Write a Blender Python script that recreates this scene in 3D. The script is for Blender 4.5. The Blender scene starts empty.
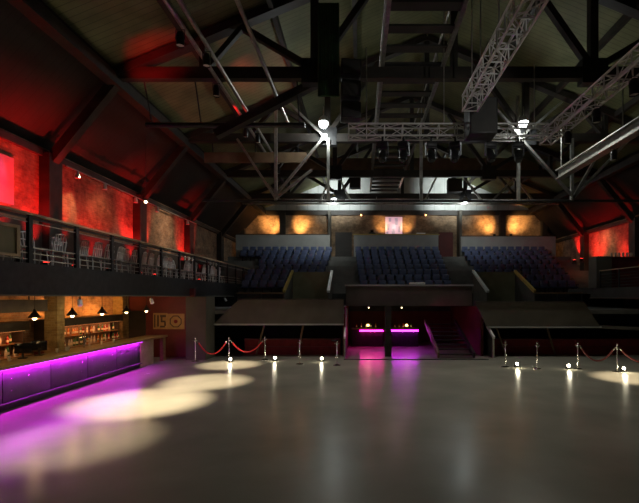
import bpy, bmesh, math, random
from mathutils import Vector, Matrix
random.seed(7)
S = bpy.context.scene
COL = S.collection
PI = math.pi

# ------------------------------------------------------------------ materials
def mat(name, color=(.5,.5,.5), rough=.6, metal=0., spec=.5, emit=None, estr=0.):
    m = bpy.data.materials.new(name); m.use_nodes = True
    b = m.node_tree.nodes['Principled BSDF']
    b.inputs['Base Color'].default_value = (*color, 1)
    b.inputs['Roughness'].default_value = rough
    b.inputs['Metallic'].default_value = metal
    b.inputs['Specular IOR Level'].default_value = spec
    if emit:
        b.inputs['Emission Color'].default_value = (*emit, 1)
        b.inputs['Emission Strength'].default_value = estr
    return m

def noisy(m, c1, c2, scale=4., detail=6., bump=0., rough=None, stretch=(1,1,1), bscale=None):
    nt = m.node_tree; N = nt.nodes; L = nt.links; b = N['Principled BSDF']
    tc = N.new('ShaderNodeTexCoord'); mp = N.new('ShaderNodeMapping'); mp.inputs['Scale'].default_value = stretch
    L.new(tc.outputs['Object'], mp.inputs['Vector'])
    n = N.new('ShaderNodeTexNoise'); n.inputs['Scale'].default_value = scale; n.inputs['Detail'].default_value = detail
    L.new(mp.outputs['Vector'], n.inputs['Vector'])
    r = N.new('ShaderNodeValToRGB'); r.color_ramp.elements[0].position = .3; r.color_ramp.elements[1].position = .7
    r.color_ramp.elements[0].color = (*c1, 1); r.color_ramp.elements[1].color = (*c2, 1)
    L.new(n.outputs['Fac'], r.inputs['Fac']); L.new(r.outputs['Color'], b.inputs['Base Color'])
    if rough:
        mr = N.new('ShaderNodeMapRange'); mr.inputs['To Min'].default_value = rough[0]; mr.inputs['To Max'].default_value = rough[1]
        L.new(n.outputs['Fac'], mr.inputs['Value']); L.new(mr.outputs['Result'], b.inputs['Roughness'])
    if bump:
        n2 = N.new('ShaderNodeTexNoise'); n2.inputs['Scale'].default_value = bscale or scale*3; n2.inputs['Detail'].default_value = 5
        L.new(mp.outputs['Vector'], n2.inputs['Vector'])
        bp = N.new('ShaderNodeBump'); bp.inputs['Strength'].default_value = bump; bp.inputs['Distance'].default_value = .02
        L.new(n2.outputs['Fac'], bp.inputs['Height']); L.new(bp.outputs['Normal'], b.inputs['Normal'])
    return m

def brick(name, c1, c2, mortar, axis, bump=.6, scale=1.):
    """axis 'x': the wall faces along X (uses Y,Z); 'y': faces along Y (uses X,Z)"""
    m = mat(name, rough=.85); nt = m.node_tree; N = nt.nodes; L = nt.links; b = N['Principled BSDF']
    tc = N.new('ShaderNodeTexCoord'); sp = N.new('ShaderNodeSeparateXYZ'); cb = N.new('ShaderNodeCombineXYZ')
    L.new(tc.outputs['Object'], sp.inputs[0])
    L.new(sp.outputs['Y' if axis == 'x' else 'X'], cb.inputs['X']); L.new(sp.outputs['Z'], cb.inputs['Y'])
    t = N.new('ShaderNodeTexBrick'); t.inputs['Scale'].default_value = scale
    t.inputs['Brick Width'].default_value = .24; t.inputs['Row Height'].default_value = .08; t.inputs['Mortar Size'].default_value = .008
    t.inputs['Color1'].default_value = (*c1, 1); t.inputs['Color2'].default_value = (*c2, 1); t.inputs['Mortar'].default_value = (*mortar, 1)
    L.new(cb.outputs[0], t.inputs['Vector'])
    n = N.new('ShaderNodeTexNoise'); n.inputs['Scale'].default_value = 1.3; n.inputs['Detail'].default_value = 8; n.inputs['Roughness'].default_value = .7
    L.new(tc.outputs['Object'], n.inputs['Vector'])
    r = N.new('ShaderNodeValToRGB'); r.color_ramp.elements[0].position = .35; r.color_ramp.elements[1].position = .65
    r.color_ramp.elements[0].color = (.35,.33,.3,1); r.color_ramp.elements[1].color = (1.25,1.2,1.1,1)
    L.new(n.outputs['Fac'], r.inputs['Fac'])
    mx = N.new('ShaderNodeMix'); mx.data_type = 'RGBA'; mx.blend_type = 'MULTIPLY'; mx.inputs['Factor'].default_value = 1
    L.new(t.outputs['Color'], mx.inputs['A']); L.new(r.outputs['Color'], mx.inputs['B'])
    L.new(mx.outputs['Result'], b.inputs['Base Color'])
    bp = N.new('ShaderNodeBump'); bp.inputs['Strength'].default_value = bump; bp.inputs['Distance'].default_value = .02; bp.invert = True
    ad = N.new('ShaderNodeMath'); ad.operation = 'ADD'; L.new(t.outputs['Fac'], ad.inputs[0]); L.new(n.outputs['Fac'], ad.inputs[1])
    L.new(ad.outputs[0], bp.inputs['Height']); L.new(bp.outputs['Normal'], b.inputs['Normal'])
    return m

def planks(name, c1, c2, axis='X', width=.18, rough=.7, gap=.25):
    m = mat(name, rough=rough); nt = m.node_tree; N = nt.nodes; L = nt.links; b = N['Principled BSDF']
    tc = N.new('ShaderNodeTexCoord')
    w = N.new('ShaderNodeTexWave'); w.wave_type = 'BANDS'; w.bands_direction = axis; w.wave_profile = 'SAW'
    w.inputs['Scale'].default_value = .314/width; w.inputs['Distortion'].default_value = 0
    n = N.new('ShaderNodeTexNoise'); n.inputs['Scale'].default_value = .9; n.inputs['Detail'].default_value = 8
    L.new(tc.outputs['Object'], w.inputs['Vector']); L.new(tc.outputs['Object'], n.inputs['Vector'])
    r = N.new('ShaderNodeValToRGB'); r.color_ramp.elements[0].position = .3; r.color_ramp.elements[1].position = .7
    r.color_ramp.elements[0].color = (*c1,1); r.color_ramp.elements[1].color = (*c2,1)
    L.new(n.outputs['Fac'], r.inputs['Fac'])
    r2 = N.new('ShaderNodeValToRGB'); r2.color_ramp.elements[0].position = .0; r2.color_ramp.elements[1].position = .12
    r2.color_ramp.elements[0].color = (gap,gap,gap,1); r2.color_ramp.elements[1].color = (1,1,1,1)
    L.new(w.outputs['Fac'], r2.inputs['Fac'])
    mx = N.new('ShaderNodeMix'); mx.data_type = 'RGBA'; mx.blend_type = 'MULTIPLY'; mx.inputs['Factor'].default_value = 1
    L.new(r.outputs['Color'], mx.inputs['A']); L.new(r2.outputs['Color'], mx.inputs['B']); L.new(mx.outputs['Result'], b.inputs['Base Color'])
    return m

M = {}
M['floor'] = noisy(mat('polished_concrete'), (.26,.25,.205), (.35,.335,.275), .55, 9, .035, (.2,.3), bscale=7); M['floor'].node_tree.nodes['Principled BSDF'].inputs['Specular IOR Level'].default_value = .17
M['brickL'] = brick('brick_side', (.30,.17,.10), (.42,.27,.17), (.33,.30,.25), 'x')
M['brickB'] = brick('brick_back', (.30,.19,.11), (.40,.27,.17), (.30,.27,.22), 'y')
M['pillarbrick'] = brick('brick_pillar', (.34,.25,.10), (.46,.36,.17), (.40,.34,.2), 'y')
M['gable'] = planks('gable_boards', (.42,.44,.42), (.6,.62,.6), 'X', .9, .7, .75)
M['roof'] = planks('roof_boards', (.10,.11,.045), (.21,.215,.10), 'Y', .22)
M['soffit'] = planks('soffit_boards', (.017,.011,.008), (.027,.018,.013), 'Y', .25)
M['timber'] = noisy(mat('dark_timber', rough=.6), (.018,.015,.012), (.045,.036,.028), 3, 6, .2, stretch=(.3,1,1))
M['oldwood'] = noisy(mat('brown_timber', rough=.6), (.12,.075,.04), (.2,.13,.07), 2, 6, .2)
M['black'] = noisy(mat('black_steel', rough=.45, metal=.2), (.012,.012,.013), (.03,.03,.031), 5)
M['steel'] = noisy(mat('bare_steel', rough=.35, metal=.75), (.30,.29,.26), (.5,.49,.45), 6)
M['alu'] = noisy(mat('aluminium', rough=.35, metal=.3), (.55,.55,.53), (.72,.72,.7), 9)
M['silver'] = noisy(mat('silver_paint', rough=.35, metal=.25), (.62,.62,.6), (.8,.8,.78), 8)
M['chrome'] = mat('polished_steel', (.75,.74,.7), .18, 1.)
M['greypaint'] = noisy(mat('grey_painted_board', rough=.7), (.075,.068,.054), (.11,.10,.08), 1.2)
M['palegrey'] = noisy(mat('pale_grey_board', rough=.7), (.33,.34,.33), (.42,.43,.41), 1.0)
M['darkpaint'] = noisy(mat('charcoal_paint', rough=.75), (.03,.03,.028), (.055,.053,.048), 1.5)
M['redpaint'] = noisy(mat('dark_red_paint', rough=.6), (.10,.012,.012), (.16,.02,.018), 1.5)
M['redcloth'] = noisy(mat('dark_red_cloth', rough=.9), (.14,.012,.014), (.22,.02,.02), 6)
M['velvet'] = noisy(mat('red_velvet', rough=.7), (.45,.015,.02), (.6,.03,.035), 20)
M['concrete'] = noisy(mat('grey_concrete', rough=.85), (.13,.13,.12), (.2,.2,.185), 1.5)
M['barwood'] = noisy(mat('varnished_wood', rough=.35), (.16,.09,.035), (.28,.17,.07), 4, 8, .1, stretch=(6,.6,6))
M['palewood'] = noisy(mat('pale_wood', rough=.5), (.30,.23,.13), (.42,.33,.2), 4, 8, .1, stretch=(5,1,1))
M['barpanel'] = noisy(mat('dark_grey_upholstery', rough=.5), (.05,.045,.055), (.075,.068,.08), 3, 6, .15, bscale=14)
M['seat'] = noisy(mat('blue_seat_plastic', rough=.45), (.085,.115,.22), (.12,.155,.28), 3)
M['seatdark'] = noisy(mat('blue_seat_cushion', rough=.8), (.03,.045,.10), (.045,.065,.14), 8)
M['olive'] = noisy(mat('olive_board', rough=.6), (.13,.12,.06), (.18,.165,.09), 2)
M['yellowwood'] = noisy(mat('yellow_wood', rough=.5), (.42,.3,.07), (.55,.4,.11), 4, stretch=(4,1,1))
M['whitepaint'] = noisy(mat('white_paint', rough=.4), (.75,.75,.72), (.85,.85,.82), 6)
M['banner'] = noisy(mat('faded_pink_poster', rough=.7), (.55,.32,.5), (.7,.45,.62), 3)
M['greencloth'] = noisy(mat('dark_green_cloth', rough=.9), (.015,.045,.015), (.03,.09,.03), 4)
M['glassA'] = mat('amber_glass', (.45,.17,.03), .08, 0, .7)
M['glassG'] = mat('green_glass', (.05,.16,.06), .08, 0, .7)
M['glassC'] = mat('pale_glass', (.62,.58,.5), .06, 0, .8)
M['glassR'] = mat('red_glass', (.45,.04,.03), .08, 0, .7)
M['label'] = mat('cream_label', (.75,.68,.5), .6)
M['screen'] = mat('dark_screen', (.01,.011,.014), .15)
M['poster'] = noisy(mat('worn_plywood', rough=.6), (.33,.19,.07), (.45,.27,.11), 3)
M['inkbrown'] = mat('brown_ink', (.07,.04,.02), .7)
def glow(name, col, s): return mat(name, (.5,.5,.5), .4, emit=col, estr=s)
M['e_white'] = glow('lit_work_lens', (.93,1.,1.), 14)
M['e_warm'] = glow('lit_warm_bulb', (1.,.72,.35), 9)
M['e_floor'] = glow('lit_floor_lens', (1.,.9,.62), 40)
M['e_purple'] = glow('lit_purple_strip', (.55,.03,.9), 3.5)
M['e_magenta'] = glow('lit_magenta_strip', (1.,.01,.36), 42)
M['e_violet'] = glow('lit_violet_strip', (.62,.01,.75), 42)
M['e_red'] = glow('lit_red_globe', (1.,.05,.03), 14)
M['e_pink'] = glow('lit_pink_panel', (1.,.45,.65), .42)
M['e_lilac'] = glow('lit_lilac_panel', (.3,.15,.4), .3)

# ------------------------------------------------------------------ mesh builder
class MB:
    def __init__(s): s.v = []; s.f = []; s.sm = []
    def add(s, vs, fs, smooth=False):
        b = len(s.v); s.v += [Vector(p) for p in vs]
        s.f += [tuple(b+i for i in f) for f in fs]; s.sm += [smooth]*len(fs); return s
    def box(s, x0, x1, y0, y1, z0, z1):
        return s.add([(x0,y0,z0),(x1,y0,z0),(x1,y1,z0),(x0,y1,z0),(x0,y0,z1),(x1,y0,z1),(x1,y1,z1),(x0,y1,z1)],
                     [(3,2,1,0),(4,5,6,7),(0,1,5,4),(1,2,6,5),(2,3,7,6),(3,0,4,7)])
    def bbox(s, x0, x1, y0, y1, z0, z1, r=.02, seg=2):
        bm = bmesh.new(); bmesh.ops.create_cube(bm, size=1)
        for v in bm.verts: v.co = ((x0+x1)/2+v.co.x*(x1-x0), (y0+y1)/2+v.co.y*(y1-y0), (z0+z1)/2+v.co.z*(z1-z0))
        bmesh.ops.bevel(bm, geom=bm.edges[:], offset=r, segments=seg, affect='EDGES', profile=.5)
        bm.verts.index_update()
        s.add([v.co.copy() for v in bm.verts], [tuple(v.index for v in f.verts) for f in bm.faces], True); bm.free(); return s
    def beam(s, p, q, w, h, up=(0,0,1)):
        p = Vector(p); q = Vector(q); d = (q-p).normalized(); u = Vector(up)
        if abs(d.dot(u)) > .98: u = Vector((0,1,0))
        a = d.cross(u).normalized()*(w/2); b = a.cross(d).normalized()*(h/2)
        vs = [p-a-b, p+a-b, p+a+b, p-a+b, q-a-b, q+a-b, q+a+b, q-a+b]
        return s.add(vs, [(0,1,2,3),(7,6,5,4),(4,5,1,0),(5,6,2,1),(6,7,3,2),(7,4,0,3)])
    def tube(s, pts, r, n=10):
        pts = [Vector(p) for p in pts]; rings = []; up = Vector((0,0,1))
        for i, p in enumerate(pts):
            d = (pts[min(i+1,len(pts)-1)] - pts[max(i-1,0)]).normalized()
            u = up if abs(d.dot(up)) < .95 else Vector((0,1,0))
            a = d.cross(u).normalized(); b = a.cross(d).normalized()
            rr = r[i] if isinstance(r, (list,tuple)) else r
            rings.append([p+a*math.cos(2*PI*k/n)*rr+b*math.sin(2*PI*k/n)*rr for k in range(n)])
        vs = [v for g in rings for v in g]; fs = []
        for i in range(len(pts)-1):
            for k in range(n): fs.append((i*n+k, i*n+(k+1)%n, (i+1)*n+(k+1)%n, (i+1)*n+k))
        s.add(vs, fs, True)
        s.add(rings[0], [tuple(range(n-1,-1,-1))]); s.add(rings[-1], [tuple(range(n))]); return s
    def lathe(s, prof, c=(0,0,0), n=16, cap=True, axis=None):
        c = Vector(c); vs = []; R = Vector((0,0,1)).rotation_difference(Vector(axis)).to_matrix() if axis else Matrix.Identity(3)
        for (r, z) in prof:
            for k in range(n): vs.append(c + R @ Vector((r*math.cos(2*PI*k/n), r*math.sin(2*PI*k/n), z)))
        fs = []
        for i in range(len(prof)-1):
            for k in range(n): fs.append((i*n+k, i*n+(k+1)%n, (i+1)*n+(k+1)%n, (i+1)*n+k))
        s.add(vs, fs, True)
        if cap:
            if prof[0][0] > 1e-4: s.add(vs[:n], [tuple(range(n-1,-1,-1))])
            if prof[-1][0] > 1e-4: s.add(vs[-n:], [tuple(range(n))])
        return s
    def ball(s, c, r, n=14):
        k = 8
        return s.lathe([(max(r*math.sin(PI*i/k),1e-5), -r*math.cos(PI*i/k)) for i in range(k+1)], c, n, False)
    def prism(s, poly, axis, a0, a1):
        """poly: 2-D outline; axis 'y' -> (x,z) outline pulled along y, 'x' -> (y,z), 'z' -> (x,y)"""
        def P(u, v, t): return (u,t,v) if axis == 'y' else ((t,u,v) if axis == 'x' else (u,v,t))
        n = len(poly); vs = [P(u,v,a0) for u,v in poly]+[P(u,v,a1) for u,v in poly]
        return s.add(vs, [tuple(range(n-1,-1,-1)), tuple(range(n,2*n))]+[(i,(i+1)%n,n+(i+1)%n,n+i) for i in range(n)])

def rootloc(o):
    v = Vector((0,0,0))
    while o is not None: v += o.location; o = o.parent
    return v
def obj(name, mb, m, parent=None, at=None, **props):
    off = rootloc(parent) if parent is not None else Vector(at or (0,0,0))
    me = bpy.data.meshes.new(name)
    me.from_pydata([tuple(v-off) for v in mb.v], [], mb.f); me.materials.append(m)
    me.polygons.foreach_set('use_smooth', mb.sm); 
    bm = bmesh.new(); bm.from_mesh(me); bmesh.ops.recalc_face_normals(bm, faces=bm.faces[:]); bm.to_mesh(me); bm.free()
    if any(mb.sm):
        try: me.set_sharp_from_angle(angle=math.radians(50))
        except Exception: pass
    o = bpy.data.objects.new(name, me); COL.objects.link(o)
    if parent is not None: o.parent = parent
    elif at: o.location = at
    for k, v in props.items(): o[k] = v
    return o
def tag(o, label, cat, group=None):
    o['label'] = label; o['category'] = cat
    if group: o['group'] = group
    return o
def thing(name, label, cat, loc=(0,0,0), group=None):
    o = bpy.data.objects.new(name, None); o.empty_display_size = .2; COL.objects.link(o); o.location = loc
    return tag(o, label, cat, group)
def struct(name, mb, m, parent=None):
    o = obj(name, mb, m, parent)
    if parent is None: o['kind'] = 'structure'
    return o
def copy_tree(o, loc=None, rz=None, label=None, group=None, parent=None):
    c = o.copy(); COL.objects.link(c)
    if parent is not None: c.parent = parent
    for ch in list(o.children): copy_tree(ch, parent=c)
    if loc is not None: c.location = loc
    if rz is not None: c.rotation_euler = (0,0,rz)
    if label: c['label'] = label
    if group: c['group'] = group
    return c
class Repeat:
    """first call moves the prototype itself, later ones copy it with its parts"""
    def __init__(s, proto): s.p = proto; s.used = False
    def put(s, loc, rz, label, group=None):
        o = copy_tree(s.p) if s.used else s.p; s.used = True
        o.location = loc; o.rotation_euler = (0,0,rz); o['label'] = label
        if group: o['group'] = group
        return o

ORD = 'first second third fourth fifth sixth seventh eighth ninth tenth eleventh twelfth thirteenth fourteenth fifteenth sixteenth seventeenth eighteenth nineteenth twentieth'.split()
ORD += ['twenty-'+o for o in ORD[:9]] + ['thirtieth'] + ['thirty-'+o for o in ORD[:9]] + ['fortieth']

# ------------------------------------------------------------------ lights
def aim(o, d):
    o.rotation_euler = Vector(d).to_track_quat('-Z', 'Y').to_euler()
def spot(loc, to, power, col, angle=60, blend=.6, r=.05, parent=None):
    l = bpy.data.lights.new('lamp_spot', 'SPOT'); l.energy = power; l.color = col; l.spot_size = math.radians(angle); l.spot_blend = blend; l.shadow_soft_size = r
    o = bpy.data.objects.new('lamp_spot', l); COL.objects.link(o); o.location = loc; aim(o, Vector(to)-Vector(loc))
    if parent is not None: o.parent = parent; o.location = Vector(loc)-rootloc(parent)
    return o
def point(loc, power, col, r=.08, parent=None):
    l = bpy.data.lights.new('lamp_point', 'POINT'); l.energy = power; l.color = col; l.shadow_soft_size = r
    o = bpy.data.objects.new('lamp_point', l); COL.objects.link(o); o.location = loc
    if parent is not None: o.parent = parent; o.location = Vector(loc)-rootloc(parent)
    return o
def area(loc, d, across, along, power, col, parent=None, axis=(0,1,0), spread=180):
    l = bpy.data.lights.new('lamp_strip', 'AREA'); l.shape = 'RECTANGLE'; l.size = across; l.size_y = along; l.energy = power; l.color = col; l.spread = math.radians(spread)
    o = bpy.data.objects.new('lamp_strip', l); COL.objects.link(o)
    z = -Vector(d).normalized(); y = Vector(axis); y = (y-z*y.dot(z)).normalized(); x = y.cross(z)
    o.rotation_euler = Matrix((x,y,z)).transposed().to_euler(); o.location = loc
    if parent is not None: o.parent = parent; o.location = Vector(loc)-rootloc(parent)
    return o

# ------------------------------------------------------------------ dimensions
WL, WR, AX = -10.4, 16.6, 3.1           # brick side walls and hall axis
YB = 36.3                               # back wall
BF, BFR = -8.0, 13.2                    # balcony fronts
TRUSS_Y = (14.1, 19.8, 25.5, 31.2)
Z0, EAVE_X = 10.0, 11.2                 # truss bottom chord height, half span
RIDGE = 14.7
def roof_z(x): return Z0+.05 + (RIDGE-Z0)*(1-abs(x-AX)/EAVE_X)

# ------------------------------------------------------------------ shell
struct('floor', MB().box(-11.6, 17.2, -1.5, 38, -.3, 0), M['floor'])
struct('wall_left_upper', MB().box(WL-.4, WL, 3, YB+.4, 3.2, 7.7), M['brickL'])
struct('wall_left_lower', MB().box(-11.6, -11.2, 3, YB+.4, 0, 3.2), M['brickL'])
struct('wall_right', MB().box(WR, WR+.4, 3, YB+.4, 0, 7.7), M['brickL'])
struct('wall_back', MB().box(WL-.4, WR+.4, YB, YB+.4, 0, 10.1), M['brickB'])
struct('wall_back_gable', MB().prism([(WL-.4,10.1),(WR+.4,10.1),(AX,15.6)], 'y', YB, YB+.3), M['gable'])
def slab(p, q, t, y0, y1):
    (x0,z0),(x1,z1) = p, q; d = Vector((x1-x0, z1-z0)).normalized(); n = Vector((-d.y, d.x))*t
    if n.y < 0: n = -n
    return MB().prism([p, q, (x1+n.x, z1+n.y), (x0+n.x, z0+n.y)], 'y', y0, y1)
EL, ER = AX-EAVE_X, AX+EAVE_X
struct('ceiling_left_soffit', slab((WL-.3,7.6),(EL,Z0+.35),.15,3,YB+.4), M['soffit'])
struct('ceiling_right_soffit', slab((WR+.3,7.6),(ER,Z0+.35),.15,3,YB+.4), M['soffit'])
struct('ceiling_left_slope', slab((EL-.1,Z0+.35),(AX,RIDGE+.35),.15,3,YB+.4), M['roof'])
struct('ceiling_right_slope', slab((ER+.1,Z0+.35),(AX,RIDGE+.35),.15,3,YB+.4), M['roof'])
# purlins under the roof boards
n = 0
for x in (-5.6, -2.9, -.2, 6.4, 9.1, 11.8):
    n += 1
    struct(f'beam_{n}', MB().box(x-.08, x+.08, 3, YB, roof_z(x)-.02, roof_z(x)+.24), M['timber'])
# eaves beams along the hall
struct('beam_eaves_left', MB().box(EL-.18, EL+.18, 3, YB, Z0-.25, Z0+.1), M['timber'])
struct('beam_eaves_right', MB().box(ER-.18, ER+.18, 3, YB, Z0-.25, Z0+.1), M['timber'])
# wall columns with knee braces to the roof
n = 0
for y in TRUSS_Y + (8.4,):
    n += 1
    struct(f'pillar_left_{n}', MB().box(WL-.02, WL+.34, y-.3, y+.3, 3.6, 7.5), M['timber'])
    struct(f'pillar_right_{n}', MB().box(WR-.34, WR+.02, y-.3, y+.3, 3.3, 7.5), M['timber'])
    struct(f'beam_brace_left_{n}', MB().beam((WL+.2,y,7.3),(EL,y,Z0-.1),.3,.3,(0,1,0)), M['timber'])
    struct(f'beam_brace_right_{n}', MB().beam((WR-.2,y,7.3),(ER,y,Z0-.1),.3,.3,(0,1,0)), M['timber'])
# wall plate along the brick top
struct('trim_1', MB().box(WL, WL+.14, 3, YB, 7.38, 7.6), M['timber'])
struct('trim_2', MB().box(WR-.14, WR, 3, YB, 7.38, 7.6), M['timber'])

# ------------------------------------------------------------------ roof trusses
def roof_truss(y, label):
    t = thing('roof_truss', label, 'truss', (AX,y,Z0), 'timber roof trusses')
    w = .26
    obj('bottom_chord', MB().box(EL, ER, y-w/2, y+w/2, Z0-.02, Z0+.36), M['timber'], t)
    for s in (-1, 1):
        X = lambda d: AX+s*d
        obj('rafter', MB().beam((X(EAVE_X),y,Z0+.15),(X(0),y,RIDGE+.1),w,.36,(0,1,0)), M['timber'], t)
        obj('queen_post', MB().beam((X(4.6),y,Z0),(X(4.6),y,roof_z(X(4.6))),.26,.24), M['timber'], t)
        obj('gusset', MB().box(X(4.6)-.42, X(4.6)+.42, y-.17, y+.17, Z0-.18, Z0+.62), M['black'], t)
        obj('web', MB().beam((X(4.6),y,Z0+.3),(X(7.0),y,roof_z(X(7.0))-.1),.2,.22,(0,1,0)), M['timber'], t)
        obj('web', MB().beam((X(4.6),y,Z0+.3),(X(2.2),y,roof_z(X(2.2))-.1),.2,.22,(0,1,0)), M['timber'], t)
        obj('web', MB().beam((X(8.3),y,Z0+.2),(X(8.3),y,roof_z(X(8.3))),.18,.18), M['timber'], t)
        obj('web', MB().beam((X(8.3),y,Z0+.2),(X(7.0),y,roof_z(X(7.0))-.1),.16,.18,(0,1,0)), M['timber'], t)
    obj('king_post', MB().beam((AX,y,Z0),(AX,y,RIDGE),.22,.22), M['timber'], t)
    return t
for y, l in zip(TRUSS_Y, ('dark timber roof truss crossing in front of the aluminium lighting rig',
                          'dark timber roof truss carrying the two big work lights',
                          'dark timber roof truss third from the stage',
                          'dark timber roof truss over the top rows of seats')):
    roof_truss(y, l)

# steel frame hanging under the second truss
y = 19.8
t = thing('hanging_frame', 'bare steel frame of posts and braces hanging under the work lights', 'frame', (AX,y-.3,7.2))
obj('lower_pipe', MB().tube([(-7.2,y-.3,7.2),(13.2,y-.3,7.2)], .06), M['black'], t)
for x in (-3.85,-1.45,2.8,7.25,9.7):
    obj('post', MB().beam((x,y-.3,7.2),(x,y-.3,12.0 if x in (-3.85,7.25) else 10.05),.13,.13), M['steel'], t)
for p, q in (((-1.63,10.1),(-3.6,12.0)), ((-1.63,10.1),(-3.85,7.45)), ((7.35,10.1),(9.2,11.7)), ((7.35,10.1),(6.0,11.6)), ((7.35,10.0),(9.7,7.4)),
             ((-3.85,7.3),(-5.6,10.0)), ((9.7,7.3),(12.3,10.)), ((11.2,9.9),(9.7,7.3)), ((-3.85,7.3),(-2.2,8.6))):
    obj('brace', MB().beam((p[0],y-.36,p[1]),(q[0],y-.36,q[1]),.1,.14,(0,1,0)), M['steel'], t)
for x in (-1.63, 7.35):
    obj('node_plate', MB().box(x-.14,x+.14,y-.42,y-.34,9.95,10.22), M['steel'], t)
# pipe grid under the fourth truss
y = 31.2
t = thing('pipe_batten', 'steel pipe batten running the width of the hall over the top seats', 'pipe', (AX,y-.4,9.5))
obj('pipe', MB().tube([(-8.5,y-.4,9.55),(14.4,y-.4,9.55)], .07), M['steel'], t)
for x in (-6.,-2.6,1.2,5.,8.6,12.2):
    obj('hanger', MB().tube([(x,y-.4,9.55),(x,y-.14,10.1)], .03, 6), M['steel'], t)
for p, q in (((-5.6,9.6),(-7.1,11.6)),((-.6,9.6),(-1.9,12.2)),((-2.9,9.6),(-1.9,12.2)),((4.6,9.6),(6.1,12.6)),((8.9,9.6),(6.9,12.2)),((9.4,9.6),(11.3,11.6)),((12.6,9.6),(10.9,11.8))):
    obj('brace', MB().beam((p[0],y-.45,p[1]),(q[0],y-.45,q[1]),.12,.16,(0,1,0)), M['steel'], t)
tag(obj('raking_beam', MB().beam((-4.9,14.45,8.3),(-1.7,14.45,9.95),.26,.3,(0,1,0)), M['timber']), 'thick dark inclined timber meeting the first roof truss near the green drape', 'beam')
t = thing('cross_pipe', 'black crosswise pipe below the first roof truss on the bar side', 'pipe', (-4.6,14.75,8.75))
obj('pipe', MB().tube([(-7.4,14.75,8.75),(-1.9,14.75,8.75)], .09), M['black'], t)
for xx in (-7.2,-5.5,-2.1): obj('hanger', MB().tube([(xx,14.75,8.8),(xx,14.2,10.02)], .025, 6), M['black'], t)
t = thing('timber_board', 'brown board hung under the second truss on the bar side', 'board', (-4.9,20,9.1))
obj('board', MB().box(-7.3,-2.5,19.95,20.05,9.1,9.58), M['oldwood'], t)
for xx in (-6.9,-4.9,-2.9): obj('hanger', MB().tube([(xx,20.0,9.58),(xx,19.9,10.05)], .025, 6), M['black'], t)
# timber header seen between the second and third truss
struct('beam_header', MB().box(-8., 14.2, 27.9, 28.2, 10.7, 11.9), M['oldwood'])

# ------------------------------------------------------------------ lengthwise pipes and catwalk
def long_pipe(x, z, y0, y1, label, m='steel', r=.06):
    return tag(obj('overhead_pipe', MB().tube([(x,y0,z),(x,y1,z)], r), M[m], at=(x,y0,z)) if False else
               obj('overhead_pipe', MB().tube([(x,y0,z),(x,y1,z)], r), M[m]), label, 'pipe')
long_pipe(-4.62, 9.85, 9, 22.2, 'bright steel pipe running lengthwise above the balcony edge, outer of a pair')
long_pipe(-4.32, 9.9, 9, 22.6, 'bright steel pipe running lengthwise above the balcony edge, inner of a pair')
long_pipe(-2.95, 9.92, 7, 17.5, 'thin steel pipe lit pink, nearer the work light than the bright pair')
t = thing('overhead_girder', 'pale steel girder running lengthwise above the balcony opposite the bar', 'girder', (8.7,13,8.1))
obj('web_plate', MB().box(8.66,8.74,5,18.6,7.97,8.3), M['steel'], t)
obj('flange', MB().box(8.53,8.87,5,18.6,7.93,7.97), M['steel'], t)
obj('flange', MB().box(8.53,8.87,5,18.6,8.3,8.34), M['steel'], t)
for yy in (8.4,14.1,18.4): obj('hanger', MB().tube([(8.7,yy,8.34),(8.7,yy,10.05)], .025, 6), M['steel'], t)
t = thing('catwalk', 'dark slatted catwalk running lengthwise under the roof ridge', 'catwalk', (1.7,20,9.9))
for x in (.75, 2.75):
    obj('stringer', MB().box(x-.06,x+.06,7,31,10.42,10.62), M['steel'], t)
    obj('handrail', MB().tube([(x,7,11.6),(x,31,11.6)], .03, 8), M['steel'], t)
for k in range(25):
    obj('slat', MB().box(.75,2.75,7.2+k*.98,7.55+k*.98,10.5,10.56), M['darkpaint'], t)
for k in range(7):
    for x in (.75, 2.75): obj('baluster', MB().tube([(x,7.4+k*3.9,10.6),(x,7.4+k*3.9,11.6)], .022, 6), M['steel'], t)

# ------------------------------------------------------------------ box-truss lighting rig
def box_truss(p, q, label, size=.36, bay=.52, m='alu', group=None):
    p = Vector(p); q = Vector(q); d = q-p; Ln = d.length; d.normalize()
    a = d.cross(Vector((0,0,1))).normalized(); b = a.cross(d).normalized(); h = size/2
    t = thing('lighting_truss', label, 'truss', p, group)
    cn = [(-h,-h),(h,-h),(h,h),(-h,h)]
    P = lambda s, c: p+d*s+a*c[0]+b*c[1]
    for c in cn: obj('chord', MB().tube([P(0,c),P(Ln,c)], .03, 8), M[m], t)
    n = int(Ln/bay); L_ = MB()
    for k in range(n+1):
        s0 = k*Ln/n
        for i in range(4): L_.tube([P(s0,cn[i]),P(s0,cn[(i+1)%4])], .017, 5)
        if k < n:
            for i in range(4):
                A, B = (cn[i],cn[(i+1)%4]) if k % 2 else (cn[(i+1)%4],cn[i])
                L_.tube([P(s0,A),P(s0+Ln/n,B)], .014, 5)
    obj('lacing', L_, M[m], t)
    return t
ty = 13.2
box_truss((-.35,ty,7.92),(5.75,ty,7.92), 'aluminium box truss crossing the hall with moving lights under it')
box_truss((6.05,4.5,7.95),(6.05,13.9,7.95), 'aluminium box truss running lengthwise beyond the hanging loudspeaker')
box_truss((3.1,5.5,8.25),(3.1,12.0,8.25), 'short aluminium box truss pointing at the hanging black loudspeaker', .42, .5)
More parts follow.
